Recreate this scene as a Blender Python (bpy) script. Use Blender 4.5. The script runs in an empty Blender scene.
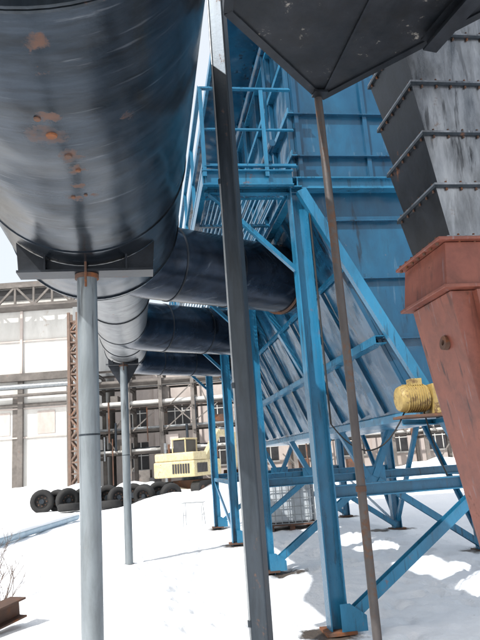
import bpy, math, random
from mathutils import Vector, Matrix, noise
random.seed(7)
scene=bpy.context.scene
scene.view_settings.view_transform='Standard'; scene.view_settings.look='None'; scene.view_settings.exposure=0; scene.view_settings.gamma=1
A=math.radians(9.1); CA=math.cos(A); SA=math.sin(A)
def W(xc,yc,z=0):   # site survey frame (turned 9.1 deg) -> world
    return Vector((xc*CA+yc*SA,-xc*SA+yc*CA,z))

# ---------------------------------------------------------------- materials
def new_mat(name):
    m=bpy.data.materials.new(name); m.use_nodes=True
    nt=m.node_tree; b=nt.nodes['Principled BSDF']; return m,nt,b
def ramp(nt,src,p0,p1,c0=(0,0,0,1),c1=(1,1,1,1)):
    r=nt.nodes.new('ShaderNodeValToRGB'); e=r.color_ramp.elements
    e[0].position=p0;e[0].color=c0;e[1].position=p1;e[1].color=c1
    nt.links.new(src,r.inputs[0]); return r.outputs[0]
def mix(nt,fac,a,b):
    n=nt.nodes.new('ShaderNodeMix'); n.data_type='RGBA'
    if isinstance(fac,(int,float)): n.inputs[0].default_value=fac
    else: nt.links.new(fac,n.inputs[0])
    for i,v in ((6,a),(7,b)):
        if isinstance(v,tuple): n.inputs[i].default_value=(v+(1,))[:4]
        else: nt.links.new(v,n.inputs[i])
    return n.outputs[2]
def coords(nt,scale=(1,1,1)):
    t=nt.nodes.new('ShaderNodeTexCoord'); m=nt.nodes.new('ShaderNodeMapping')
    m.inputs['Scale'].default_value=scale
    nt.links.new(t.outputs['Object'],m.inputs[0]); return m.outputs[0]
def nz(nt,co,scale,detail=6,rough=.6,dist=0):
    n=nt.nodes.new('ShaderNodeTexNoise'); n.inputs['Scale'].default_value=scale
    n.inputs['Detail'].default_value=detail; n.inputs['Roughness'].default_value=rough
    n.inputs['Distortion'].default_value=dist
    nt.links.new(co,n.inputs['Vector']); return n.outputs[0]
def math_(nt,op,a,b=None,clamp=False):
    n=nt.nodes.new('ShaderNodeMath'); n.operation=op; n.use_clamp=clamp
    for i,v in ((0,a),(1,b)):
        if v is None: continue
        if isinstance(v,(int,float)): n.inputs[i].default_value=v
        else: nt.links.new(v,n.inputs[i])
    return n.outputs[0]
def bump(nt,b,h,strength=.3,dist=.02,prev=None):
    n=nt.nodes.new('ShaderNodeBump'); n.inputs['Strength'].default_value=strength
    n.inputs['Distance'].default_value=dist
    nt.links.new(h,n.inputs['Height']); 
    if prev: nt.links.new(prev,n.inputs['Normal'])
    nt.links.new(n.outputs[0],b.inputs['Normal']); return n.outputs[0]
def spot_mask(nt,spots,wob,wscale=9):
    tc=nt.nodes.new('ShaderNodeTexCoord')
    nn=nt.nodes.new('ShaderNodeTexNoise'); nn.inputs['Scale'].default_value=wscale; nn.inputs['Detail'].default_value=6; nn.inputs['Roughness'].default_value=.7
    nt.links.new(tc.outputs['Object'],nn.inputs['Vector'])
    vm=nt.nodes.new('ShaderNodeVectorMath'); vm.operation='MULTIPLY_ADD'
    nt.links.new(nn.outputs['Color'],vm.inputs[0]); vm.inputs[1].default_value=(wob,wob,wob)
    nt.links.new(tc.outputs['Object'],vm.inputs[2]); out=None
    for (x,y,z,r) in spots:
        d=nt.nodes.new('ShaderNodeVectorMath'); d.operation='DISTANCE'
        nt.links.new(vm.outputs[0],d.inputs[0]); d.inputs[1].default_value=(x+wob/2,y+wob/2,z+wob/2)
        s=ramp(nt,d.outputs['Value'],r*.6,r,(1,1,1,1),(0,0,0,1))
        out=s if out is None else math_(nt,'MAXIMUM',out,s)
    return out

def painted(name,c1,c2,rust=(.16,.06,.025),rust_t=.68,scale=2.,metal=0,rough=.45,streak=(1,1,1),bmp=.1,dirt=.35,spots=None,wavy=0,drips=None,drip_rust=None):
    m,nt,b=new_mat(name)
    co=coords(nt); cs=coords(nt,streak)
    n1=nz(nt,cs,scale,8,.65); n2=nz(nt,co,scale*6,6,.7); n3=nz(nt,cs,scale*2.3,8,.7,.4)
    col=mix(nt,ramp(nt,n1,.35,.65),c1,c2)
    dk=ramp(nt,n3,.45,.75)
    col=mix(nt,math_(nt,'MULTIPLY',dk,dirt),col,(c1[0]*.35+.01,c1[1]*.33+.008,c1[2]*.3+.006))
    if drips:
        n5=nz(nt,coords(nt,drips),3.,5,.6,.15)
        dm=ramp(nt,n5,.57,.64)
        n6=nz(nt,co,1.1,3,.5)
        dm=math_(nt,'MULTIPLY',dm,ramp(nt,n6,.42,.6))
        col=mix(nt,math_(nt,'MULTIPLY',dm,.75),col,(.008,.008,.01))
        n7=nz(nt,coords(nt,tuple(v*1.7 for v in drips)),3.,5,.6,.1)
        col=mix(nt,math_(nt,'MULTIPLY',ramp(nt,n7,.62,.70),.35),col,drip_rust or (.25,.27,.3))
    rm=ramp(nt,math_(nt,'ADD',math_(nt,'MULTIPLY',n2,.45),math_(nt,'MULTIPLY',n1,.55)),rust_t-.03,rust_t+.05)
    if spots:
        rm=math_(nt,'MAXIMUM',rm,math_(nt,'MULTIPLY',spot_mask(nt,spots,.22),ramp(nt,n2,.3,.55)))
    rc=mix(nt,n2,(rust[0]*.5,rust[1]*.5,rust[2]*.5),(rust[0]*1.9,rust[1]*1.8,rust[2]*1.6))
    col=mix(nt,rm,col,rc)
    nt.links.new(col,b.inputs['Base Color'])
    mt=math_(nt,'MULTIPLY',math_(nt,'SUBTRACT',1,rm),metal); nt.links.new(mt,b.inputs['Metallic'])
    rr=math_(nt,'ADD',math_(nt,'MULTIPLY',n1,.25),rough-.12)
    rr=math_(nt,'ADD',rr,math_(nt,'MULTIPLY',rm,.3),True); nt.links.new(rr,b.inputs['Roughness'])
    pv=None
    if wavy: pv=bump(nt,b,nz(nt,co,1.5,2,.4),1,wavy)
    bump(nt,b,math_(nt,'ADD',n2,math_(nt,'MULTIPLY',n3,.6)),bmp,.01,pv)
    return m

duct_spots=[(-.36,2.50,3.2,.05),(-.40,2.66,3.2,.09),(-.32,2.86,3.2,.06),(-.30,3.0,3.2,.05),(-.02,2.62,3.3,.04),(-.33,2.02,3.2,.06),(-.36,3.35,3.2,.05),(-.25,3.33,3.2,.035),(-.7,2.3,3.3,.04),(-.34,2.2,3.2,.03),(-.31,3.2,3.2,.03)]
M_duct=painted('dark_duct_steel',(.018,.027,.038),(.050,.066,.088),rust=(.065,.028,.017),rust_t=.675,scale=1.3,metal=.8,rough=.23,streak=(.9,4.2,.9),bmp=.10,dirt=.8,spots=duct_spots,wavy=.055,drips=(.5,6,.5))
M_duct2=painted('branch_duct_steel',(.016,.024,.038),(.045,.060,.088),rust_t=.68,scale=1.6,metal=.75,rough=.25,streak=(1,2.5,1),dirt=.6,wavy=.04,drips=(.6,4,.6))
M_lite=painted('lit_duct_steel',(.16,.17,.18),(.30,.31,.32),rust_t=.66,scale=2,metal=.6,rough=.38,dirt=.6,drips=(.6,4,.6))  # sunlight on the tapered duct sections put into a lighter steel colour
M_post=painted('grey_post_paint',(.165,.195,.215),(.25,.28,.30),rust_t=.64,scale=3,metal=.3,rough=.36,streak=(1,1,.2),dirt=.6,drips=(6,6,.4))
M_pole=painted('dark_pole_steel',(.020,.028,.036),(.048,.060,.075),rust=(.08,.04,.025),rust_t=.62,scale=4,metal=.6,rough=.40,streak=(2,2,.3),dirt=.5)
M_rustpole=painted('rusty_pole',(.065,.056,.056),(.11,.10,.095),rust=(.085,.047,.033),rust_t=.53,scale=5,metal=.3,rough=.55,streak=(1,1,.4))
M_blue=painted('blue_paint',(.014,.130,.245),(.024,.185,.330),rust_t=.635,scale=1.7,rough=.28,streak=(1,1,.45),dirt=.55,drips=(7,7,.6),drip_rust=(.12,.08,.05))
M_blue_shade=painted('shaded_casing_blue',(.006,.053,.115),(.012,.092,.175),rust_t=.655,scale=1.1,rough=.22,streak=(1,1,.4),dirt=.65,bmp=.2,wavy=.11,drips=(3,3,.4),drip_rust=(.10,.17,.24))  # darker base puts the shade on the casing into its colour
M_black=painted('black_chute_steel',(.012,.015,.020),(.032,.038,.048),rust_t=.64,scale=3,metal=.5,rough=.38,dirt=.5)
M_lit_steel=painted('lit_sheet_steel',(.10,.11,.125),(.38,.39,.41),rust=(.10,.06,.04),rust_t=.64,scale=2.2,metal=.85,rough=.28,dirt=.7,streak=(2.2,2.2,.5),wavy=.08,drips=(5,5,.5))  # brightness of the chute's lit front painted into the steel colour
M_hop=painted('overhead_bin_steel',(.009,.013,.018),(.026,.029,.036),rust=(.26,.25,.24),rust_t=.615,scale=4,metal=.4,rough=.42,dirt=.6)
M_red=painted('red_oxide_primer',(.19,.058,.040),(.28,.092,.060),rust=(.07,.035,.025),rust_t=.60,scale=3,rough=.5,dirt=.6,drips=(5,5,.5))
M_yel=painted('yellow_machine_paint',(.48,.40,.21),(.60,.52,.33),rust_t=.60,scale=3,rough=.5,dirt=.5)
M_yel2=painted('yellow_motor_paint',(.32,.22,.07),(.44,.33,.12),rust=(.10,.06,.03),rust_t=.54,scale=5,rough=.5,dirt=.7)
M_rust=painted('rusty_steel',(.075,.042,.03),(.13,.07,.048),rust_t=.55,scale=2,rough=.8)
M_brown=painted('weathered_frame_steel',(.10,.09,.082),(.20,.18,.165),rust_t=.62,scale=.8,rough=.8)
M_tyre=painted('tyre_rubber',(.010,.010,.011),(.022,.022,.022),rust_t=.9,scale=5,rough=.8)
M_wall=painted('pale_panel_wall',(.58,.57,.54),(.72,.71,.68),rust=(.34,.29,.25),rust_t=.64,scale=.35,rough=.85,streak=(1,1,.35),dirt=.3,bmp=.05)
M_wall2=painted('pink_brick_wall',(.46,.40,.37),(.60,.53,.49),rust=(.3,.22,.17),rust_t=.62,scale=.4,rough=.9,streak=(1,1,.5),dirt=.3)
M_dark=painted('dark_opening',(.02,.02,.022),(.05,.05,.055),rust_t=.7,scale=1,rough=.4)
M_plast=painted('tank_plastic',(.40,.44,.48),(.55,.59,.62),rust_t=.95,scale=2,rough=.35,dirt=.3)
M_galv=painted('galvanised_cage',(.22,.24,.26),(.34,.36,.37),rust_t=.8,scale=5,metal=.6,rough=.4)
M_twig=painted('twig_bark',(.09,.06,.045),(.15,.10,.075),rust_t=.9,scale=9,rough=.9)
M_pipe=painted('pale_blue_pipe',(.3,.42,.52),(.42,.54,.62),rust_t=.75,scale=2,rough=.5)

bases=[(1.70,6.36,0,.30),(1.55,6.45,0,.2),(1.95,10.0,0,.34),(2.3,9.95,0,.2),(1.78,13.7,0,.38),(5.35,10.05,0,.4),(5.35,13.7,0,.42),(4.9,13.6,0,.3),(5.35,17.35,0,.45),(1.78,17.35,0,.35),(-.4,12.12,0,.12),(-.4,4.56,0,.25)]
m,nt,b=new_mat('snow'); M_snow=m
co=coords(nt)
n1=nz(nt,co,.35,8,.6); n2=nz(nt,co,3.5,8,.65); n3=nz(nt,co,30,4,.6); n4=nz(nt,co,1.1,10,.72,.6)
c=mix(nt,ramp(nt,n1,.4,.7),(.88,.89,.91),(.82,.84,.88))
c=mix(nt,math_(nt,'MULTIPLY',ramp(nt,n4,.60,.76),.35),c,(.50,.48,.47))
c=mix(nt,math_(nt,'MULTIPLY',ramp(nt,n2,.67,.73),.6),c,(.25,.21,.18))
sm=spot_mask(nt,bases,.55,3.2)
soil=mix(nt,n2,(.03,.025,.02),(.13,.10,.08))
c=mix(nt,sm,c,soil)
nt.links.new(c,b.inputs['Base Color']); b.inputs['Roughness'].default_value=.55
h=math_(nt,'ADD',math_(nt,'MULTIPLY',n2,1.0),math_(nt,'MULTIPLY',n3,.18)); h=math_(nt,'SUBTRACT',h,math_(nt,'MULTIPLY',sm,.5))
bump(nt,b,h,.55,.08)

# ---------------------------------------------------------------- mesh builder
class MB:
    def __init__(s): s.v=[];s.f=[];s.m=[];s.s=[];s.mats=[]
    def mi(s,mat):
        if mat not in s.mats: s.mats.append(mat)
        return s.mats.index(mat)
    def add(s,vs,fs,mat,smooth=False):
        o=len(s.v); s.v+= [tuple(p) for p in vs]; k=s.mi(mat)
        for f in fs: s.f.append([o+i for i in f]); s.m.append(k); s.s.append(smooth)
    def box(s,x0,x1,y0,y1,z0,z1,mat,M=None):
        vs=[Vector((x,y,z)) for x in (x0,x1) for y in (y0,y1) for z in (z0,z1)]
        if M: vs=[M@p for p in vs]
        s.add(vs,[(0,1,3,2),(4,6,7,5),(0,4,5,1),(2,3,7,6),(0,2,6,4),(1,5,7,3)],mat)
    def prism(s,poly,p1,p2,mat,up=(0,0,1)):
        p1=Vector(p1);p2=Vector(p2);d=(p2-p1).normalized();up=Vector(up)
        if abs(d.dot(up))>.98: up=Vector((0,1,0))
        sd=d.cross(up).normalized();u=sd.cross(d)
        n=len(poly); vs=[p+sd*a+u*b for p in (p1,p2) for a,b in poly]
        fs=[(i,(i+1)%n,n+(i+1)%n,n+i) for i in range(n)]
        fs+= [tuple(range(n-1,-1,-1)),tuple(range(n,2*n))]
        s.add(vs,fs,mat)
    def beam(s,p1,p2,w,h,mat,kind='box',t=.012,up=(0,0,1)):
        a=w/2;c=h/2
        if kind=='box': poly=[(-a,-c),(a,-c),(a,c),(-a,c)]
        elif kind=='I': poly=[(-a,-c),(a,-c),(a,-c+t),(t/2,-c+t),(t/2,c-t),(a,c-t),(a,c),(-a,c),(-a,c-t),(-t/2,c-t),(-t/2,-c+t),(-a,-c+t)]
        elif kind=='C': poly=[(-a,-c),(a,-c),(a,-c+t),(-a+t,-c+t),(-a+t,c-t),(a,c-t),(a,c),(-a,c)]
        elif kind=='L': poly=[(-a,-c),(a,-c),(a,-c+t),(-a+t,-c+t),(-a+t,c),(-a,c)]
        s.prism(poly,p1,p2,mat,up)
    def tube(s,pts,rad,mat,seg=24,caps=True,smooth=True):
        pts=[Vector(p) for p in pts]
        if isinstance(rad,(int,float)): rad=[rad]*len(pts)
        d=(pts[1]-pts[0]).normalized(); ref=Vector((0,0,1)) if abs(d.z)<.9 else Vector((1,0,0))
        u=d.cross(ref).normalized(); vs=[];n=len(pts)
        for i,p in enumerate(pts):
            if i==0: t=pts[1]-pts[0]
            elif i==n-1: t=pts[-1]-pts[-2]
            else: t=(pts[i+1]-pts[i]).normalized()+(pts[i]-pts[i-1]).normalized()
            t.normalize(); u=(u-t*u.dot(t)).normalized(); w=t.cross(u)
            for k in range(seg):
                a=2*math.pi*k/seg; vs.append(p+(u*math.cos(a)+w*math.sin(a))*rad[i])
        fs=[(i*seg+k,i*seg+(k+1)%seg,(i+1)*seg+(k+1)%seg,(i+1)*seg+k) for i in range(n-1) for k in range(seg)]
        s.add(vs,fs,mat,smooth)
        if caps:
            s.add(vs[:seg],[tuple(range(seg-1,-1,-1))],mat); s.add(vs[-seg:],[tuple(range(seg))],mat)
    def ring(s,c,d,ri,ro,w,mat,seg=48):
        c=Vector(c);d=Vector(d).normalized();ref=Vector((0,0,1)) if abs(d.z)<.9 else Vector((1,0,0))
        u=d.cross(ref).normalized();v=d.cross(u);vs=[]
        for (r,o) in ((ri,-w/2),(ro,-w/2),(ro,w/2),(ri,w/2)):
            for k in range(seg):
                a=2*math.pi*k/seg; vs.append(c+d*o+(u*math.cos(a)+v*math.sin(a))*r)
        fs=[(j*seg+k,j*seg+(k+1)%seg,((j+1)%4)*seg+(k+1)%seg,((j+1)%4)*seg+k) for j in range(4) for k in range(seg)]
        s.add(vs,fs,mat)
    def obj(s,name,parent=None,bevel=0):
        me=bpy.data.meshes.new(name); me.from_pydata(s.v,[],s.f)
        for m in s.mats: me.materials.append(m)
        me.polygons.foreach_set('material_index',s.m); me.polygons.foreach_set('use_smooth',s.s)
        me.update(); o=bpy.data.objects.new(name,me); scene.collection.objects.link(o)
        if parent: o.parent=parent
        if bevel:
            bv=o.modifiers.new('bevel','BEVEL'); bv.width=bevel; bv.segments=2; bv.limit_method='ANGLE'
        return o
def empty(name,loc=(0,0,0),rz=0):
    e=bpy.data.objects.new(name,None); e.location=loc; e.rotation_euler=(0,0,rz); scene.collection.objects.link(e); return e

# ---------------------------------------------------------------- ground
def graded(lo,hi,fine,mid_lo,mid_hi,mid,far):
    a=[];x=lo
    while x<hi: a.append(x); x+=fine
    while x<mid_hi: a.append(x); x+=mid
    s=mid
    while x<far: a.append(x); s*=1.2; x+=s
    a.append(far); x=lo-mid
    while x>mid_lo: a.append(x); x-=mid
    s=mid
    while x>-far: a.append(x); s*=1.2; x-=s
    a.append(-far); return sorted(a)
rs=random.Random(11)
prints=[]
def trail(x0,y0,x1,y1):
    L=math.hypot(x1-x0,y1-y0); n=int(L/.36); dx=(x1-x0)/L; dy=(y1-y0)/L
    for i in range(n):
        s=.13*(1 if i%2 else -1); t=i/n
        prints.append((x0+(x1-x0)*t-dy*s+rs.uniform(-.05,.05),y0+(y1-y0)*t+dx*s+rs.uniform(-.05,.05),dx,dy))
trail(.1,5,1.1,16); trail(1.2,5.5,-.6,15); trail(2.2,6,4.6,13); trail(3.9,6,2.3,15); trail(-2.4,6,-1.4,18); trail(2.0,7.2,5.0,8.2); trail(1,9,5,11.5); trail(4.8,7,4.2,14)
cell={}
for p in prints:
    for a in (-1,0,1):
        for c_ in (-1,0,1): cell.setdefault((int(p[0]//.5)+a,int(p[1]//.5)+c_),[]).append(p)
def gz(x,y):
    z=.05*noise.noise(Vector((x*.35,y*.35,1)))+.025*noise.noise(Vector((x*1.3,y*1.3,4)))+.014*noise.noise(Vector((x*4,y*4,9)))
    ch=max(0,min(1,(x-1)/1.5))*max(0,min(1,(20-y)/3))*max(0,min(1,(y-4)/1))
    z+=ch*.03*noise.noise(Vector((x*6,y*6,3)))
    for px,py,dx,dy in cell.get((int(x//.5),int(y//.5)),()):
        u=(x-px)*dx+(y-py)*dy; v=-(x-px)*dy+(y-py)*dx
        q=(u/.17)**2+(v/.075)**2
        if q<4: z+=-.07*math.exp(-q*q*.6)+.012*math.exp(-(q-1.9)**2*3)
    return z-.01
mounds=[(W(-3.2,27.5),2.2,1.0,.6),(W(-.6,25.5),2.3,1.1,.6),(W(-13,40),6,2,1.3),(W(-6.5,36),3,1.4,.9),(W(3,36),7,2,1.0),(W(11,34),6,2,1.1),(W(-3.6,12.5),1.5,1.0,.12),(W(-20,34),5,3,.9)]
def ground():
    xs=graded(-2.5,6.2,.055,-14,14,.22,600); ys=graded(5,14,.06,3,34,.22,600)
    vs=[];nx=len(xs)
    for y in ys:
        for x in xs:
            z=gz(x,y)
            for c,sx,sy,h in mounds:
                dx=(x-c.x)/sx;dy=(y-c.y)/sy;q=dx*dx+dy*dy
                if q<9: z+=h*math.exp(-q*1.2)*(1+.35*noise.noise(Vector((x*1.1,y*1.1,2))))
            vs.append((x,y,z))
    fs=[(j*nx+i,j*nx+i+1,(j+1)*nx+i+1,(j+1)*nx+i) for j in range(len(ys)-1) for i in range(nx-1)]
    mb=MB(); mb.add(vs,fs,M_snow,True); mb.obj('snow_ground')
ground()

# ---------------------------------------------------------------- main duct
DX=-.4; DZ=3.956; R1=.756
duct=empty('exhaust_duct')
mb=MB()
mb.tube([(DX,-6+ i*.5,DZ) for i in range(24)],R1,M_duct,72,caps=False)   # to y=5.5
mb.tube([(DX,5.5,DZ),(DX+.02,5.9,DZ+.06),(DX+.04,6.6,DZ+.16)],[R1,R1*.86,.52],M_duct,72)
mb.obj('main_section',duct)
mb=MB()
mb.ring((DX,4.26,DZ),(0,1,0),R1-.01,R1+.008,.02,M_duct,72)
mb.ring((DX,1.80,DZ),(0,1,0),R1-.01,R1+.035,.014,M_pole,72); mb.ring((DX,1.822,DZ),(0,1,0),R1-.01,R1+.035,.014,M_pole,72)
mb.ring((DX,5.5,DZ),(0,1,0),R1-.01,R1+.012,.03,M_duct,72)
mb.beam((DX+.30,-2,DZ-math.sqrt(R1**2-.09)-.002),(DX+.30,1.75,DZ-math.sqrt(R1**2-.09)-.002),.02,.008,M_duct)
mb.obj('weld_seams_and_flanges',duct)
mb=MB()
C2=4.12
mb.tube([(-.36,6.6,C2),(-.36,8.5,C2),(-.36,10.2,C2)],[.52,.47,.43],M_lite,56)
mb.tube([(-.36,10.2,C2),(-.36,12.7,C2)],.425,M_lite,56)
mb.tube([(-.36,12.7,C2),(-.36,13.1,C2),(-.36,14.0,C2)],[.42,.36,.33],M_duct2,56)
for y,r in ((6.62,.545),(8.5,.485),(10.2,.44),(11.4,.438),(12.7,.44)): mb.ring((-.36,y,C2),(0,1,0),.3,r,.025,M_black,56)
mb.obj('tapered_sections',duct)
def branch(name,y0,y1,r,xe):
    mb=MB(); s=Vector((-.36,y0,C2)); e=Vector((xe,y1,C2)); pts=[];n=8
    a=Vector((-.36,y0-.55,C2)); p=s+(e-s)*.28
    for i in range(n+1):
        t=i/n; pts.append(a*(1-t)**2+s*2*t*(1-t)+p*t*t)
    pts.append(e); d=(e-s).normalized()
    mb.tube(pts,[r*1.0]*len(pts),M_duct2,56)
    for t in (.30,.62): mb.ring(s+(e-s)*t,d,r-.02,r+.010,.018,M_black,56)
    mb.ring(e-d*.10,d,r-.02,r+.03,.02,M_rust,56)
    mb.ring(e-d*.06,d,r-.02,r+.03,.02,M_black,56)
    mb.tube([e-d*.03,e+d*.5],r*.97,M_blue_shade,48)
    mb.obj(name,duct)
branch('branch_duct_1',7.0,8.2,.46,2.0)
branch('branch_duct_2',10.65,11.85,.43,2.0)
branch('branch_duct_3',14.3,15.5,.33,2.0)
mb=MB()
for (x,y,r) in ((-.38,2.66,.030),(-.33,2.86,.022),(-.42,2.52,.018),(-.30,3.02,.016),(-.36,3.33,.014),(-.29,3.32,.012)):
    z=DZ-math.sqrt(R1**2-(x-DX)**2)
    mb.tube([(x,y,z+.01),(x,y,z-.006)],[r,r*.8],M_rust,20)
mb.obj('weld_bosses',duct)

# ---------------------------------------------------------------- duct support posts
def duct_post(x,y,ztop,r,R,zc,hw):
    e=empty('duct_support_post'); mb=MB(); pm=M_post
    mb.tube([(x,y,-.1),(x,y,ztop)],r,pm,32); mb.ring((x,y,ztop-.02),(0,0,1),r*.9,r*1.2,.03,M_rust,32); mb.ring((x,y,1.95),(0,0,1),r*.9,r*1.03,.012,M_pole,32)
    mb.obj('post',e)
    mb=MB()
    mb.box(x-hw,x+hw,y-.09,y+.09,ztop+.0,ztop+.018,M_black)
    n=18;lo=[];hi=[]
    a0=math.radians(-90-42);a1=math.radians(-90+42)
    for yy in (y-.008,y+.008):
        for k in range(n+1):
            a=a0+(a1-a0)*k/n; px=x+(R+.004)*math.cos(a);pz=zc+(R+.004)*math.sin(a)
            lo.append((max(x-hw,min(x+hw,px)),yy,ztop+.018)); hi.append((px,yy,max(pz,ztop+.02)))
    N=n+1; vs=lo+hi
    fs=[]
    for k in range(n):
        fs+=[(k,k+1,2*N+k+1,2*N+k),(N+k+1,N+k,3*N+k,3*N+k+1)]
    fs+=[(0,2*N,3*N,N),(n,N+n,3*N+n,2*N+n)]
    mb.add(vs,fs,M_black)
    for dx in (-.6,0,.6):
        px=x+hw*dx; zt=zc-math.sqrt(R*R-(px-x)**2)
        mb.box(px-.007,px+.007,y-.085,y+.085,ztop+.02,zt,M_black)
    mb.tube([(x,y-.1,ztop-.12),(x,y-.1,ztop+.1)],.009,M_rust,8)
    mb.obj('saddle',e)
    if y>9:
        mb=MB()
        mb.add([(x-hw*.9,y,ztop-.003),(x+hw*.9,y,ztop-.003),(x+.05,y,ztop-.42),(x-.05,y,ztop-.42)],[(0,1,2,3)],M_black); mb.obj('gusset',e)
duct_post(DX,4.56,3.13,.073,R1,DZ,.49)
duct_post(-.40,12.12,3.66,.072,.425,C2,.33)

# ---------------------------------------------------------------- near poles and overhead bin
e=empty('steel_pole'); mb=MB(); px,py=.537,3.36
Mr=Matrix.Translation((px,py,0))@Matrix.Rotation(math.radians(-28),4,'Z')
mb.box(-.045,.045,-.045,.045,-.1,6.2,M_pole,Mr); mb.obj('channel',e,.008)
mb=MB(); mb.tube([(px-.060,py-.01,-.1),(px-.060,py-.01,6.2)],.007,M_galv,10)
for z in (.9,2.1,3.3): mb.ring((px-.060,py-.01,z),(0,0,1),.005,.012,.03,M_pole,10)
mb.obj('conduit',e)
e=empty('rusty_pole'); mb=MB(); mb.tube([(1.165,3.46,-.1),(1.172,3.46,2.2),(1.165,3.46,3.96)],.025,M_rustpole,20); mb.ring((1.168,3.46,1.5),(0,0,1),.02,.030,.03,M_rust,20); mb.obj('pipe',e)
mb=MB(); mb.box(1.12,1.21,3.38,3.45,3.93,3.945,M_black); mb.obj('head_plate',e)

bin_=empty('overhead_steel_bin'); mb=MB()
B=[(1.19,3.475,3.95),(.50,2.79,4.0),(.42,1.4,4.1),(2.5,1.4,4.1),(2.62,1.95,4.05)]
T=[(x,y,6.0) for x,y,z in B]
mb.add(B+T,[(4,3,2,1,0)]+[(i,(i+1)%5,5+(i+1)%5,5+i) for i in range(5)]+[(5,6,7,8,9)],M_hop)
mb.obj('plate_shell',bin_)
mb=MB()
V=[Vector(p) for p in B]
for i in range(5):
    mb.beam(V[i]+Vector((0,0,.02)),V[(i+1)%5]+Vector((0,0,.02)),.05,.06,M_black,'box')
mb.beam((1.66,2.90,3.92),(1.95,1.5,4.03),.09,.08,M_black,'I')
mb.beam((1.19,3.42,3.945),(1.30,1.5,4.085),.012,.012,M_black)
mb.obj('stiffeners',bin_)

# ---------------------------------------------------------------- vertical chute (right, near)
ch=empty('stepped_discharge_chute'); 
def loft(mb,secs,mat,front=None):
    vs=[]
    for x0,x1,y0,y1,z in secs: vs+=[(x0,y0,z),(x1,y0,z),(x1,y1,z),(x0,y1,z)]
    n=len(secs)
    fs=[(4*i+k,4*i+(k+1)%4,4*i+4+(k+1)%4,4*i+4+k) for i in range(n-1) for k in range(4) if not(front and k==0)]
    fs+=[(3,2,1,0),(4*n-4,4*n-3,4*n-2,4*n-1)]
    mb.add(vs,fs,mat)
    if front: mb.add(vs,[(4*i,4*i+1,4*i+5,4*i+4) for i in range(n-1)],front)
mb=MB(); zs=[2.95,3.30,3.66,4.02,4.38,4.75,5.2]
def lx(z): return 1.88-.085*(z-2.9)
for a,bz in zip(zs[:-1],zs[1:]):
    loft(mb,[(lx(a)+.025,lx(a)+.62,3.41,3.93,a),(lx(bz)-.005,lx(bz)+.65,3.385,3.96,bz-.03)],M_black,M_lit_steel)  # one steel throughout: front coloured as lit, other sides as unlit
mb.obj('chute_sections',ch)
mb=MB()
for z in zs: loft(mb,[(lx(z)-.022,lx(z)+.67,3.365,3.98,z-.03),(lx(z)-.022,lx(z)+.67,3.365,3.98,z-.012)],M_pole); loft(mb,[(lx(z)-.018,lx(z)+.665,3.37,3.975,z-.010),(lx(z)-.018,lx(z)+.665,3.37,3.975,z+.004)],M_lit_steel)
for z in zs:
    for k in range(6): mb.tube([(lx(z)-.010,3.42+k*.1,z-.045),(lx(z)-.010,3.42+k*.1,z+.015)],.007,M_rust,6); mb.tube([(lx(z)+.06+k*.1,3.377,z-.045),(lx(z)+.06+k*.1,3.377,z+.015)],.007,M_rust,6)
mb.obj('flanges',ch)
mb=MB()
loft(mb,[(1.80,2.50,3.36,3.99,2.64),(1.835,2.50,3.37,3.98,2.91)],M_red)
loft(mb,[(1.78,2.53,3.33,4.01,2.915),(1.78,2.53,3.33,4.01,2.935)],M_red); loft(mb,[(1.775,2.53,3.33,4.01,2.615),(1.775,2.53,3.33,4.01,2.637)],M_red)
loft(mb,[(1.84,2.48,3.40,3.95,2.61),(2.10,2.36,3.50,3.95,.9),(2.10,2.36,3.50,3.95,.25)],M_red)
mb.obj('red_hopper',ch,.004)
mb=MB()
mb.beam((1.99,3.36,2.60),(2.12,3.42,1.0),.03,.05,M_red); mb.beam((2.02,3.6,1.95),(2.10,3.62,1.1),.03,.07,M_red)
mb.ring((1.872,3.62,2.33),(-1,0,.15),.018,.045,.03,M_rust,20)
for y in [3.40+i*.093 for i in range(7)]: mb.tube([(1.80,y,2.90),(1.80,y,2.95)],.011,M_rust,8)
mb.obj('ribs_and_hatch',ch)
mb=MB()
for x in (2.08,2.38):
    for y in (3.5,3.95): mb.beam((x,y,-.05),(x,y,.9),.05,.05,M_red,'L')
mb.obj('legs',ch)

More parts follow.
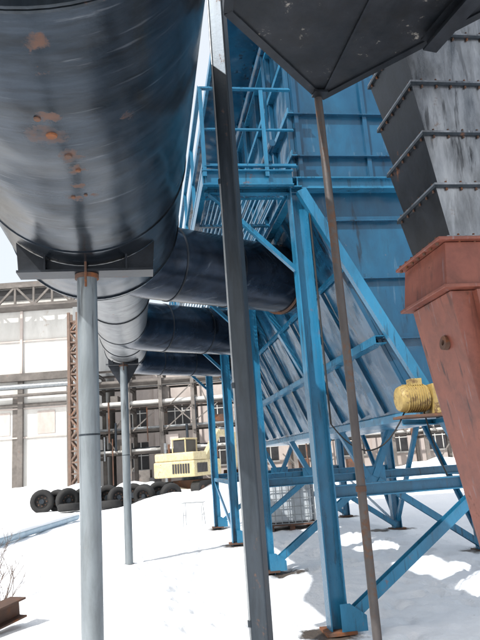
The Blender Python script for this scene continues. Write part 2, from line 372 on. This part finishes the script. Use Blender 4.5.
# ---------------------------------------------------------------- blue baghouse
bag=empty('blue_baghouse_filter')
XL,XR=1.78,5.35; YS=[6.42,10.05,13.7,17.35]; ZT=4.66
mb=MB()
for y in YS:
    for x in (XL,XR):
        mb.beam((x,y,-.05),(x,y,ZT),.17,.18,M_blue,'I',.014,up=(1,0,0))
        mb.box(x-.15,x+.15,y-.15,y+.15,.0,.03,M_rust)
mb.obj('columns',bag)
mb=MB()
for i,y in enumerate(YS):
    yy=y-.02
    mb.beam((XL+.09,yy,1.32),(XR-.09,yy,1.32),.10,.13,M_blue,'C',.012)
    mb.beam((XL+.05,yy-.03,4.6),(3.50,yy-.03,1.30),.10,.12,M_blue,'C',.012,up=(0,1,0)) if i else mb.beam((XL+.02,yy-.10,4.6),(3.50,yy-.10,1.24),.11,.09,M_blue,'L',.012,up=(0,1,0))
    mb.beam((XR-.05,yy-.035,4.6),(3.62,yy-.035,1.30),.10,.12,M_blue,'C',.012,up=(0,1,0))
    mb.beam((XL+.05,yy-.04,.10),(3.46,yy-.04,1.24),.10,.11,M_blue,'C',.012,up=(0,1,0))
    mb.beam((XR-.05,yy-.045,.10),(3.66,yy-.045,1.24),.10,.11,M_blue,'C',.012,up=(0,1,0))
    mb.box(3.32,3.80,yy-.075,yy-.065,1.12,1.45,M_blue)
    mb.add([(XL+.0,yy-.12,.02),(XL+.26,yy-.12,.02),(XL+.26,yy-.12,.16),(XL+.10,yy-.12,.28),(XL+.0,yy-.12,.28)],[(0,1,2,3,4)],M_blue)
    mb.beam((XL-.1,y,ZT+.07),(XR+.1,y,ZT+.07),.12,.14,M_blue,'I',.012)
for x in (XL,XR):
    mb.beam((x,YS[0]-.1,ZT+.061),(x,YS[-1]+.1,ZT+.061),.10,.12,M_blue,'I',.012)
    mb.beam((x,YS[2],1.25),(x,YS[3],1.25),.08,.09,M_blue,'C')
    mb.beam((x,YS[2]+.05,.15),(x,YS[3]-.05,1.2),.07,.07,M_blue,'L')
mb.beam((XR,YS[1],1.25),(XR,YS[2],1.25),.08,.09,M_blue,'C')
mb.beam((XR,YS[1]+.1,4.4),(XR,YS[2]-.1,.2),.08,.08,M_blue,'L'); mb.beam((XR+.03,YS[2]-.1,4.4),(XR+.03,YS[1]+.1,.2),.08,.08,M_blue,'L')
mb.beam((XR+.03,YS[3]-.1,4.4),(XR+.03,YS[2]+.1,.2),.08,.08,M_blue,'L')
mb.obj('bracing',bag)
CX0,CX1,CY0,CY1=1.86,5.27,6.56,17.25; CT=7.8; HB0,HB1,HZ=2.98,4.15,2.12
mb=MB()
mb.box(CX0,CX1,CY0,CY1,ZT+.15,CT,M_blue_shade)
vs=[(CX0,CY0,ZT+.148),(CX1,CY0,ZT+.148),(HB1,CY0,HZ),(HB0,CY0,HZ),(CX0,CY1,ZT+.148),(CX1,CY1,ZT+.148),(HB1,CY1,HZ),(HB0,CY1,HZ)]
mb.add(vs,[(0,1,2,3),(7,6,5,4),(0,3,7,4),(1,5,6,2),(3,2,6,7)],M_blue_shade)
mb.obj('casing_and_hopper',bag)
mb=MB()
def hx(z): return CX0+(HB0-CX0)*(ZT+.148-z)/(ZT+.148-HZ)
for z in (2.94,3.65,4.35):
    mb.beam((hx(z)+.02,CY0-.03,z),(CX1-(hx(z)-CX0)-.02,CY0-.03,z),.06,.07,M_blue_shade,'L')
for z in (5.17,5.72,6.45,7.15,7.72):
    mb.beam((CX0-.05,CY0-.035,z),(CX1+.05,CY0-.035,z),.07,.08,M_blue_shade,'L')
    mb.beam((CX0-.035,CY0-.07,z),(CX0-.035,CY1,z),.07,.07,M_blue,'L')
for x in (1.9,2.75,3.6,4.4,5.2): mb.beam((x,CY0-.02,ZT+.2),(x,CY0-.02,CT),.05,.038,M_blue_shade)
nrm=Vector((-(ZT+.148-HZ),0,-(HB0-CX0))).normalized()
y=CY0+.04
while y<CY1:
    a=Vector((CX0,y,ZT+.1))+nrm*.03; b2=Vector((HB0,y,HZ+.04))+nrm*.03
    mb.beam(a,b2,.05,.06,M_blue_shade,'L',.008,up=(0,1,0))
    mb.beam((CX0-.03,y,ZT+.2),(CX0-.03,y,CT),.05,.058,M_blue_shade); y+=.89
for z,w in ((2.92,.13),(3.75,.06)):
    p=Vector((hx(z),0,z))+nrm*.07
    mb.beam((p.x,CY0-.12,p.z),(p.x,CY1,p.z),w,w*.7,M_blue,'C',.01)
mb.obj('stiffeners',bag)
mb=MB()
mb.box(HB0-.02,HB1+.02,CY0-.05,CY1+.1,HZ-.10,HZ-.003,M_blue)
mb.obj('screw_trough',bag,.01)
mb=MB(); mx,my,mz=2.80,6.12,2.20
mb.tube([(mx-.24,my,mz),(mx-.235,my,mz),(mx-.20,my,mz),(mx+.06,my,mz),(mx+.08,my,mz)],[.07,.12,.135,.135,.11],M_yel2,28)
for k in range(9): mb.ring((mx-.17+k*.025,my,mz),(1,0,0),.13,.148,.006,M_yel2,28)
mb.box(mx+.082,mx+.27,my-.15,my+.15,mz-.17,mz+.13,M_yel2); mb.tube([(mx+.18,my+.1,mz-.02),(mx+.18,CY0+.0,mz-.02)],.09,M_yel2,20)
mb.box(mx-.1,mx+.02,my-.06,my+.06,mz+.13,mz+.20,M_yel2)
mb.box(mx-.25,mx+.30,my-.17,my+.17,mz-.20,mz-.173,M_rust)
mb.obj('screw_gear_motor',bag,.012)
mb=MB(); mb.beam((mx-.2,my,mz-.24),(HB0+.4,CY0,mz-.24),.06,.06,M_blue,'L'); mb.beam((mx+.25,my-.1,mz-.235),(mx+.25,CY0+.1,mz-.235),.05,.05,M_blue,'L'); mb.obj('motor_bracket',bag)
mb=MB()
def cable(a,b_,sag,r=.008):
    a=Vector(a);b_=Vector(b_); mb.tube([a.lerp(b_,t/14)+Vector((0,0,-sag*4*(t/14)*(1-t/14))) for t in range(15)],r,M_tyre,6)
cable((mx-.04,my,mz+.15),(XL+.10,6.3,2.0),.45); cable((mx-.02,my,mz+.14),(3.1,6.35,1.4),.12)
cable((XL+.1,6.30,2.0),(XL+.1,6.30,4.5),.0,.01)
mb.obj('motor_cables',bag)
# catwalk
mb=MB(); WX=.73; YA=6.28; YB=17.6
mb.beam((WX,YA,ZT+.08),(WX,YB,ZT+.08),.06,.16,M_blue,'C'); mb.beam((WX-.03,YA,ZT+.085),(XL-.06,YA,ZT+.085),.06,.18,M_blue,'C')
x=WX+.08
while x<XL-.1: mb.beam((x,YA+.04,ZT+.12),(x,YB,ZT+.12),.012,.035,M_blue); x+=.055
yv=YA+.5
while yv<YB: mb.beam((WX+.03,yv,ZT+.08),(XL-.06,yv,ZT+.08),.05,.05,M_blue,'L'); yv+=.9
for y in YS: mb.beam((WX+.04,y,ZT+.0),(XL-.08,y,3.72),.07,.07,M_blue,'L',.01); mb.beam((WX,y,ZT-.01),(XL,y,ZT-.01),.07,.08,M_blue,'C')
yv=YA
while yv<YB+.1:
    mb.beam((WX,yv,ZT+.1),(WX,yv,ZT+1.2),.045,.045,M_blue,'L',.006); yv+=1.42
for z,w in ((1.2,.05),(.68,.035),(.24,.05)):
    mb.beam((WX,YA,ZT+z),(WX,YB,ZT+z),w,w,M_blue,'L',.006); mb.beam((WX,YA-.003,ZT+z+.003),(XL,YA-.003,ZT+z+.003),w,w,M_blue,'L',.006)
mb.beam((XL-.35,YA,ZT+.1),(XL-.35,YA,ZT+1.2),.045,.045,M_blue,'L',.006)
mb.obj('catwalk',bag)
mb=MB()
for z in (5.5,6.9): mb.tube([(1.66,CY0+.3,z),(1.66,CY1-.3,z)],.045,M_blue_shade,14)
y=CY0+.5
while y<CY1-.4:
    mb.beam((1.66,y,5.35),(1.66,y,7.1),.035,.035,M_blue_shade,'L',.006); y+=1.6
mb.beam((1.15,CY0+.6,7.55),(1.15,CY1,7.55),.05,.12,M_blue,'C')
mb.box(1.17,1.80,CY0+.6,CY1,7.60,7.63,M_blue_shade)
mb.obj('air_headers',bag)

# ---------------------------------------------------------------- IBC tank
c0=W(.9,16.1); t=empty('caged_liquid_tank',c0,-A)
mb=MB(); mb.box(-.50,.50,-.5,.5,.17,1.1,M_plast); mb.obj('plastic_tank',t,.06)
mb=MB()
for z in (.16,.35,.54,.73,.92,1.12):
    for s in (-1,1):
        mb.beam((-.55,s*.55,z),(.55,s*.55,z),.018,.018,M_galv); mb.beam((s*.555,-.55,z),(s*.555,.55,z),.018,.018,M_galv)
for i in range(8):
    p=-.55+i*1.1/7
    for s in (-1,1): mb.beam((p,s*.562,.16),(p,s*.562,1.13),.018,.018,M_galv); mb.beam((s*.567,p,.16),(s*.567,p,1.13),.018,.018,M_galv)
mb.tube([(0,0,1.1),(0,0,1.16)],.1,M_dark,20)
mb.obj('cage',t)
mb=MB()
for x in (-.5,0,.5): mb.box(x-.06,x+.06,-.55,.55,.0,.11,M_rust)
mb.box(-.58,.58,-.58,.58,.112,.145,M_rust); mb.obj('pallet',t)

# ---------------------------------------------------------------- trestle
s=empty('metal_trestle',W(-1.7,18.4),-.3); mb=MB()
for x in (-.28,.28):
    for y in (-.15,.15): mb.beam((x,y*1.3,0),(x*.9,y*.6,.62),.018,.018,M_galv)
mb.beam((-.33,-.09,.63),(.33,-.09,.63),.02,.02,M_galv); mb.beam((-.33,.09,.63),(.33,.09,.63),.02,.02,M_galv)
for x in (-.26,.26): mb.beam((x,-.12,.3),(x,.12,.3),.015,.015,M_galv)
mb.obj('frame',s)

# ---------------------------------------------------------------- tyres
def tyre(loc,R,rot):
    e=empty('truck_tyre',loc); e.rotation_euler=rot; mb=MB()
    prof=[(R*.56,-.13),(R*.62,-.16),(R*.85,-.165),(R*.97,-.13),(R,-.06),(R,.06),(R*.97,.13),(R*.85,.165),(R*.62,.16),(R*.56,.13)]
    n=40;vs=[]
    for k in range(n):
        a=2*math.pi*k/n; tr=.985 if k%2 else 1
        for r,w in prof: 
            q=r*(tr if r>R*.9 else 1); vs.append((q*math.cos(a),w,q*math.sin(a)))
    P=len(prof); mb.add(vs,[(k*P+j,k*P+(j+1)%P,((k+1)%n)*P+(j+1)%P,((k+1)%n)*P+j) for k in range(n) for j in range(P)],M_tyre,True)
    mb.obj('rubber',e)
    mb=MB(); mb.tube([(0,-.04,0),(0,.04,0)],R*.57,M_tyre,28); mb.tube([(0,-.12,0),(0,-.04,0)],R*.2,M_pole,16)
    for k in range(8):
        a=k*math.pi/4; mb.tube([(R*.38*math.cos(a),-.06,R*.38*math.sin(a)),(R*.38*math.cos(a),-.04,R*.38*math.sin(a))],.03,M_rust,8)
    mb.obj('wheel_disc',e)
for i,(x,y,R,r,tl) in enumerate([(-9.8,30,.55,.15,0),(-9.2,30.4,.52,-.3,.1),(-8.5,29.6,.55,.7,.15),(-7.9,30.0,.52,.1,0),(-7.3,29.4,.5,-.6,.3),(-6.7,29.8,.55,.1,.1),(-6.1,29.3,.5,.6,-.2),(-5.5,29.7,.55,.0,0),(-4.9,29.3,.52,-.3,.3),(-4.3,29.7,.55,.2,0),(-3.7,29.3,.5,.5,.2),(-6.4,29.0,.5,.3,1.5),(-8.2,28.8,.5,.3,1.5),(-4.6,28.8,.52,.1,1.5)]):
    tyre(W(x,y,R*.88 if tl<1 else .2),R,(tl,0,-A+r))

# ---------------------------------------------------------------- excavator
def excavator(loc,rz,name):
    e=empty(name,loc,rz)
    mb=MB()
    for s_ in (-1,1):
        n=24; poly=[]
        for k in range(n):
            a=2*math.pi*k/n; poly.append((( 1.25 if math.cos(a)>0 else -1.25)+.4*math.cos(a), .42+.4*math.sin(a)))
        vs=[(x,s_*1.1+o,z) for o in (-.25,.25) for x,z in poly]
        mb.add(vs,[(i,(i+1)%n,n+(i+1)%n,n+i) for i in range(n)]+[tuple(range(n)),tuple(range(2*n-1,n-1,-1))],M_tyre)
        for x in (-1.2,-.6,0,.6,1.2): mb.tube([(x,s_*1.1-.27,.36),(x,s_*1.1+.27,.36)],.22,M_rust,16)
    mb.box(-.7,.7,-.84,.84,.35,.85,M_rust); mb.tube([(0,0,.85),(0,0,1.05)],.6,M_pole,24)
    mb.obj('tracks',e)
    mb=MB(); mb.box(-1.9,1.1,-1.3,1.3,1.05,1.9,M_yel); mb.box(-1.85,-.4,-1.25,1.25,1.903,2.35,M_yel)
    mb.obj('house',e,.08)
    mb=MB()
    for k in range(7): mb.box(-1.6+k*.16,-1.5+k*.16,-1.335,-1.303,1.25,1.75,M_dark); mb.box(-1.935,-1.903,-1.0+k*.16,-.9+k*.16,1.25,1.75,M_dark)
    mb.tube([(-1.2,.7,2.3),(-1.2,.7,2.85)],.06,M_rust,10)
    mb.obj('grilles_and_exhaust',e)
    mb=MB(); mb.box(.0,1.3,.35,1.28,1.905,2.05,M_yel)
    for x in (.03,1.27):
        for y in (.38,1.25): mb.beam((x,y,2.05),(x,y,3.1),.07,.07,M_yel)
    mb.box(-.02,1.32,.33,1.3,3.102,3.2,M_yel); mb.box(.07,1.23,.41,1.22,2.055,3.095,M_dark); mb.obj('cab',e,.02)
    mb=MB(); mb.beam((1.0,-.2,1.8),(2.9,-.2,3.5),.3,.4,M_yel); mb.beam((2.9,-.2,3.5),(4.9,-.2,3.3),.28,.34,M_yel)
    mb.beam((4.9,-.2,3.5),(4.9,-.2,1.3),.25,.3,M_yel); mb.tube([(1.3,-.45,1.6),(2.3,-.45,2.8)],.08,M_galv,12)
    mb.tube([(3.2,-.2,3.75),(4.8,-.2,3.7)],.07,M_galv,12)
    mb.add([(4.5,-.8,1.2),(5.3,-.8,1.1),(5.1,-.8,.3),(4.3,-.8,.4),(4.5,.4,1.2),(5.3,.4,1.1),(5.1,.4,.3),(4.3,.4,.4)],[(0,1,2,3),(7,6,5,4),(0,4,5,1),(1,5,6,2),(2,6,7,3)],M_rust)
    mb.obj('boom',e,.01)
    return e
excavator(W(-3.3,36),math.radians(55),'yellow_excavator')

# ---------------------------------------------------------------- background buildings
def lattice(mb,x0,x1,y,z0,z1,mat,step,t=.12):
    mb.beam((x0,y,z0),(x1,y,z0),t*1.5,t*1.5,mat); mb.beam((x0,y,z1),(x1,y,z1),t*1.5,t*1.5,mat); x=x0;k=0
    while x+step<=x1+.01:
        a,c=(z0,z1) if k%2 else (z1,z0)
        mb.beam((x,y,a),(x+step,y,c),t,t,mat); mb.beam((x,y-.01,z0),(x,y-.01,z1),t,t,mat); x+=step;k+=1
fa=empty('factory_hall',W(0,50),-A)
mb=MB(); mb.box(-60,-13.8,0,30,0,17,M_wall); mb.obj('walls',fa)
mb=MB()
mb.box(-60.3,-13.5,-.6,30.3,17.0,17.4,M_brown)
mb.box(-60,-13.8,-.5,-.01,9.15,9.75,M_brown)
mb.box(-60,-13.8,-.3,-.01,15.0,15.35,M_brown)
lattice(mb,-60,-12,-1.6,15.1,16.7,M_brown,1.5,.16)
mb.box(-60,-12,-2.1,-.7,14.9,14.99,M_brown)
mb.box(-60,-13.8,-.12,-.012,16.0,16.9,M_dark)
x=-60
while x<-14:
    mb.box(x-.2,x+.2,-.35,-.012,0,9.14,M_brown)
    mb.box(x-.1,x+.1,-.2,-.013,9.76,14.99,M_wall2)
    x+=6
for z in (4.6,6.9,12.4): mb.box(-60,-13.8,-.12,-.014,z,z+.12,M_wall2)
mb.box(-60,-13.8,-.16,-.014,7.1,7.35,M_brown)
mb.tube([(-60,-1.0,8.6),(-13,-1.0,8.6)],.22,M_galv,12); mb.tube([(-60,-1.0,7.9),(-13,-1.0,7.9)],.13,M_brown,10)
x=-59
while x<-13: mb.beam((x,-1.0,0),(x,-1.0,8.4),.14,.14,M_brown,'L',.02); x+=9
mb.obj('frames_and_pipes',fa)
mb=MB()
for x in (-58.5,-52.5,-46.5,-40.5,-34.5,-28.5,-22.5,-18.9):
    mb.box(x+.2,x+1.0,-.05,.05,0,8.0,M_brown)
    mb.box(x+2.2,x+3.6,-.05,.05,4.9,6.7,M_wall2)
mb.obj('recesses_and_gates',fa)

def lattice_tower(name,xc,yc,w,h,mat,step=1.6,t=.14):
    e=empty(name,W(xc,yc),-A); mb=MB(); a=w/2
    for x in (-a,a):
        for y in (-a,a): mb.beam((x,y,0),(x,y,h),t,t,mat,'L',.02)
    z=0;k=0
    while z+step<=h:
        for s in (-a,a):
            p,q=((-a,a) if k%2 else (a,-a))
            mb.beam((p,s,z),(q,s,z+step),t*.6,t*.6,mat); mb.beam((s,p,z),(s,q,z+step),t*.6,t*.6,mat)
            mb.beam((-a,s,z+step),(a,s,z+step),t*.6,t*.6,mat); mb.beam((s,-a,z+step+.01),(s,a,z+step+.01),t*.6,t*.6,mat)
        z+=step;k+=1
    mb.obj('lattice',e); return e
M_lat=painted('brown_lattice_steel',(.13,.085,.065),(.20,.14,.11),rust_t=.58,scale=1,rough=.8)
lattice_tower('rusty_lattice_column',-12.6,46,.65,13.5,M_lat,.8,.2)

rk=empty('pipe_rack',W(0,52),-A); mb=MB()
for x in (-12.5,-9.8,-7.1,-4.4,-1.7,1,3.7,6.4,9.1,11.8,14.5,17.2,19.9):
    for y in (0,3): mb.beam((x,y,0),(x,y,9.6),.3,.3,M_brown,'I',.03)
    for z in (2.6,4.4,6.4,8.2,9.6): mb.beam((x,-.3,z),(x,3.3,z),.2,.25,M_brown,'I',.03)
for z in (2.9,4.7,6.7,8.5,9.75):
    mb.beam((-13,0-.02,z),(20.3,-.02,z),.15,.18,M_brown,'C'); mb.beam((-13,3.02,z),(20.3,3.02,z),.15,.18,M_brown,'C')
random.seed(3)
for z in (2.9,4.7,6.7,8.5):
    for k in range(5):
        y=.3+k*.6; r=random.uniform(.06,.22); mb.tube([(-13,y,z+.1+r),(20,y,z+.1+r)],r,random.choice([M_rust,M_galv,M_brown,M_pole,M_wall]),10)
for i in range(46):
    x=random.uniform(-12.5,19); z=random.choice([0,2.9,4.7,6.7]); mb.beam((x,-.1,z),(x+random.choice([-1,1])*random.uniform(.6,2.6),-.1,z+random.uniform(1.5,2)),.09,.09,M_brown)
for i in range(40):
    x=random.uniform(-12.5,19); z0=random.uniform(0,5); r=random.uniform(.04,.12); mb.tube([(x,-.35,z0),(x,-.35,z0+random.uniform(1.5,4))],r,random.choice([M_rust,M_galv,M_pole]),8)
for i in range(26):
    x=random.uniform(-12.5,18); z=random.choice([0,2.9,4.7,6.7]); mb.box(x,x+random.uniform(.5,1.5),.4,1.6,z+.2,z+random.uniform(.8,1.6),random.choice([M_rust,M_brown,M_dark,M_wall2]))
mb.obj('racks_and_pipes',rk)

wk=empty('brick_workshop',W(0,62),-A); mb=MB(); mb.box(-13,45,0,25,0,11.2,M_wall2); mb.obj('walls',wk)
mb=MB(); mb.box(-13.3,45.3,-.4,25.3,11.2,11.6,M_brown)
x=-12
while x<44:
    for z in (1.5,5.6): 
        mb.box(x,x+2.2,-.06,.05,z,z+2.6,M_dark)
        for k in range(1,3): mb.box(x+k*.73-.04,x+k*.73+.04,-.1,-.062,z,z+2.6,M_wall)
        mb.box(x-.1,x+2.3,-.2,-.01,z-.15,z-.01,M_wall); mb.box(x,x+2.2,-.11,-.063,z+1.28,z+1.36,M_wall)
    mb.box(x+2.9,x+3.3,-.25,-.012,0,11.1,M_wall2); x+=4.2
mb.obj('windows_and_roof_edge',wk)

# ---------------------------------------------------------------- foreground left
p=empty('snow_covered_pipe'); mb=MB()
pp=[W(-7.0,9,.16),W(-6.7,14,.14),W(-6.6,18,.13),W(-6.5,23.7,.12)]; mb.tube(pp,.13,M_pipe,20)
mb.obj('pipe',p)
mb=MB(); vs=[];n=40
for i in range(n):
    t=i/(n-1); k=min(int(t*3),2); q=pp[k].lerp(pp[k+1],t*3-k)
    for a in range(9):
        an=math.pi*(.12+.76*a/8); r=.15+.03*noise.noise(Vector((i*.4,a*.3,0))); vs.append((q.x+r*math.cos(an)*1.0,q.y,q.z+r*math.sin(an)+.01))
mb.add(vs,[(i*9+a,i*9+a+1,(i+1)*9+a+1,(i+1)*9+a) for i in range(n-1) for a in range(8)],M_snow,True); mb.obj('snow_cap',p)

rb=empty('rusty_scrap_beam'); mb=MB()
mb.beam(W(-3.45,6.6,.06),W(-2.86,7.9,.20),.24,.22,M_rust,'I',.02); mb.obj('beam',rb)

def shrub(loc,n,h):
    e=empty('dry_shrub',loc); mb=MB()
    def br(p,d,L,r,k):
        q=p+d*L*.5+Vector((random.uniform(-.03,.03),random.uniform(-.03,.03),0)); e2=q+(d+Vector((random.uniform(-.2,.2),random.uniform(-.2,.2),.05))).normalized()*L*.5
        mb.tube([p,q,e2],[r,r*.8,r*.5],M_twig,5,False)
        if k>0:
            for _ in range(2+(k>1)):
                dd=(d+Vector((random.uniform(-.8,.8),random.uniform(-.8,.8),random.uniform(-.1,.5)))).normalized()
                br(q.lerp(e2,random.random()),dd,L*.6,r*.55,k-1)
    for i in range(n):
        d=Vector((random.uniform(-.7,.7),random.uniform(-.7,.7),1)).normalized(); br(Vector((random.uniform(-.15,.15),random.uniform(-.15,.15),-.02)),d,h*random.uniform(.6,1),.007,2)
    mb.obj('twigs',e)
shrub(W(-3.75,9.4),9,.6); shrub(W(-3.3,8.4),7,.45); shrub(W(-4.6,11.5),8,.7)

# ---------------------------------------------------------------- light
az=Vector((-.75,-.66,0)).normalized(); el=math.radians(43)
sd=Vector((az.x*math.cos(el),az.y*math.cos(el),math.sin(el)))
L=bpy.data.lights.new('sun','SUN'); L.energy=5; L.angle=math.radians(.5); L.color=(1,.98,.94)
lo=bpy.data.objects.new('sun',L); scene.collection.objects.link(lo); lo.rotation_euler=sd.to_track_quat('Z','Y').to_euler()
w=bpy.data.worlds.new('World'); scene.world=w; w.use_nodes=True; nt=w.node_tree
sk=nt.nodes.new('ShaderNodeTexSky'); sk.sky_type='NISHITA'; sk.sun_disc=False; sk.sun_elevation=el; sk.sun_rotation=math.atan2(sd.x,sd.y)
sk.dust_density=6; sk.air_density=1.3; sk.ozone_density=1
hz=mix(nt,.6,sk.outputs[0],(8.6,9.0,9.4))   # bright high haze over the blue
nt.links.new(hz,nt.nodes['Background'].inputs[0]); nt.nodes['Background'].inputs[1].default_value=.15

# ---------------------------------------------------------------- camera
cam=bpy.data.cameras.new('camera'); co_=bpy.data.objects.new('camera',cam); scene.collection.objects.link(co_); scene.camera=co_
cam.sensor_width=36; cam.lens=35; cam.clip_start=.05; cam.clip_end=2000
co_.matrix_world=Matrix.Translation((0,0,1.7))@Matrix.Rotation(-A,4,'Z')@Matrix.Rotation(math.radians(90+12.7),4,'X')@Matrix.Rotation(math.radians(-4.1),4,'Z')
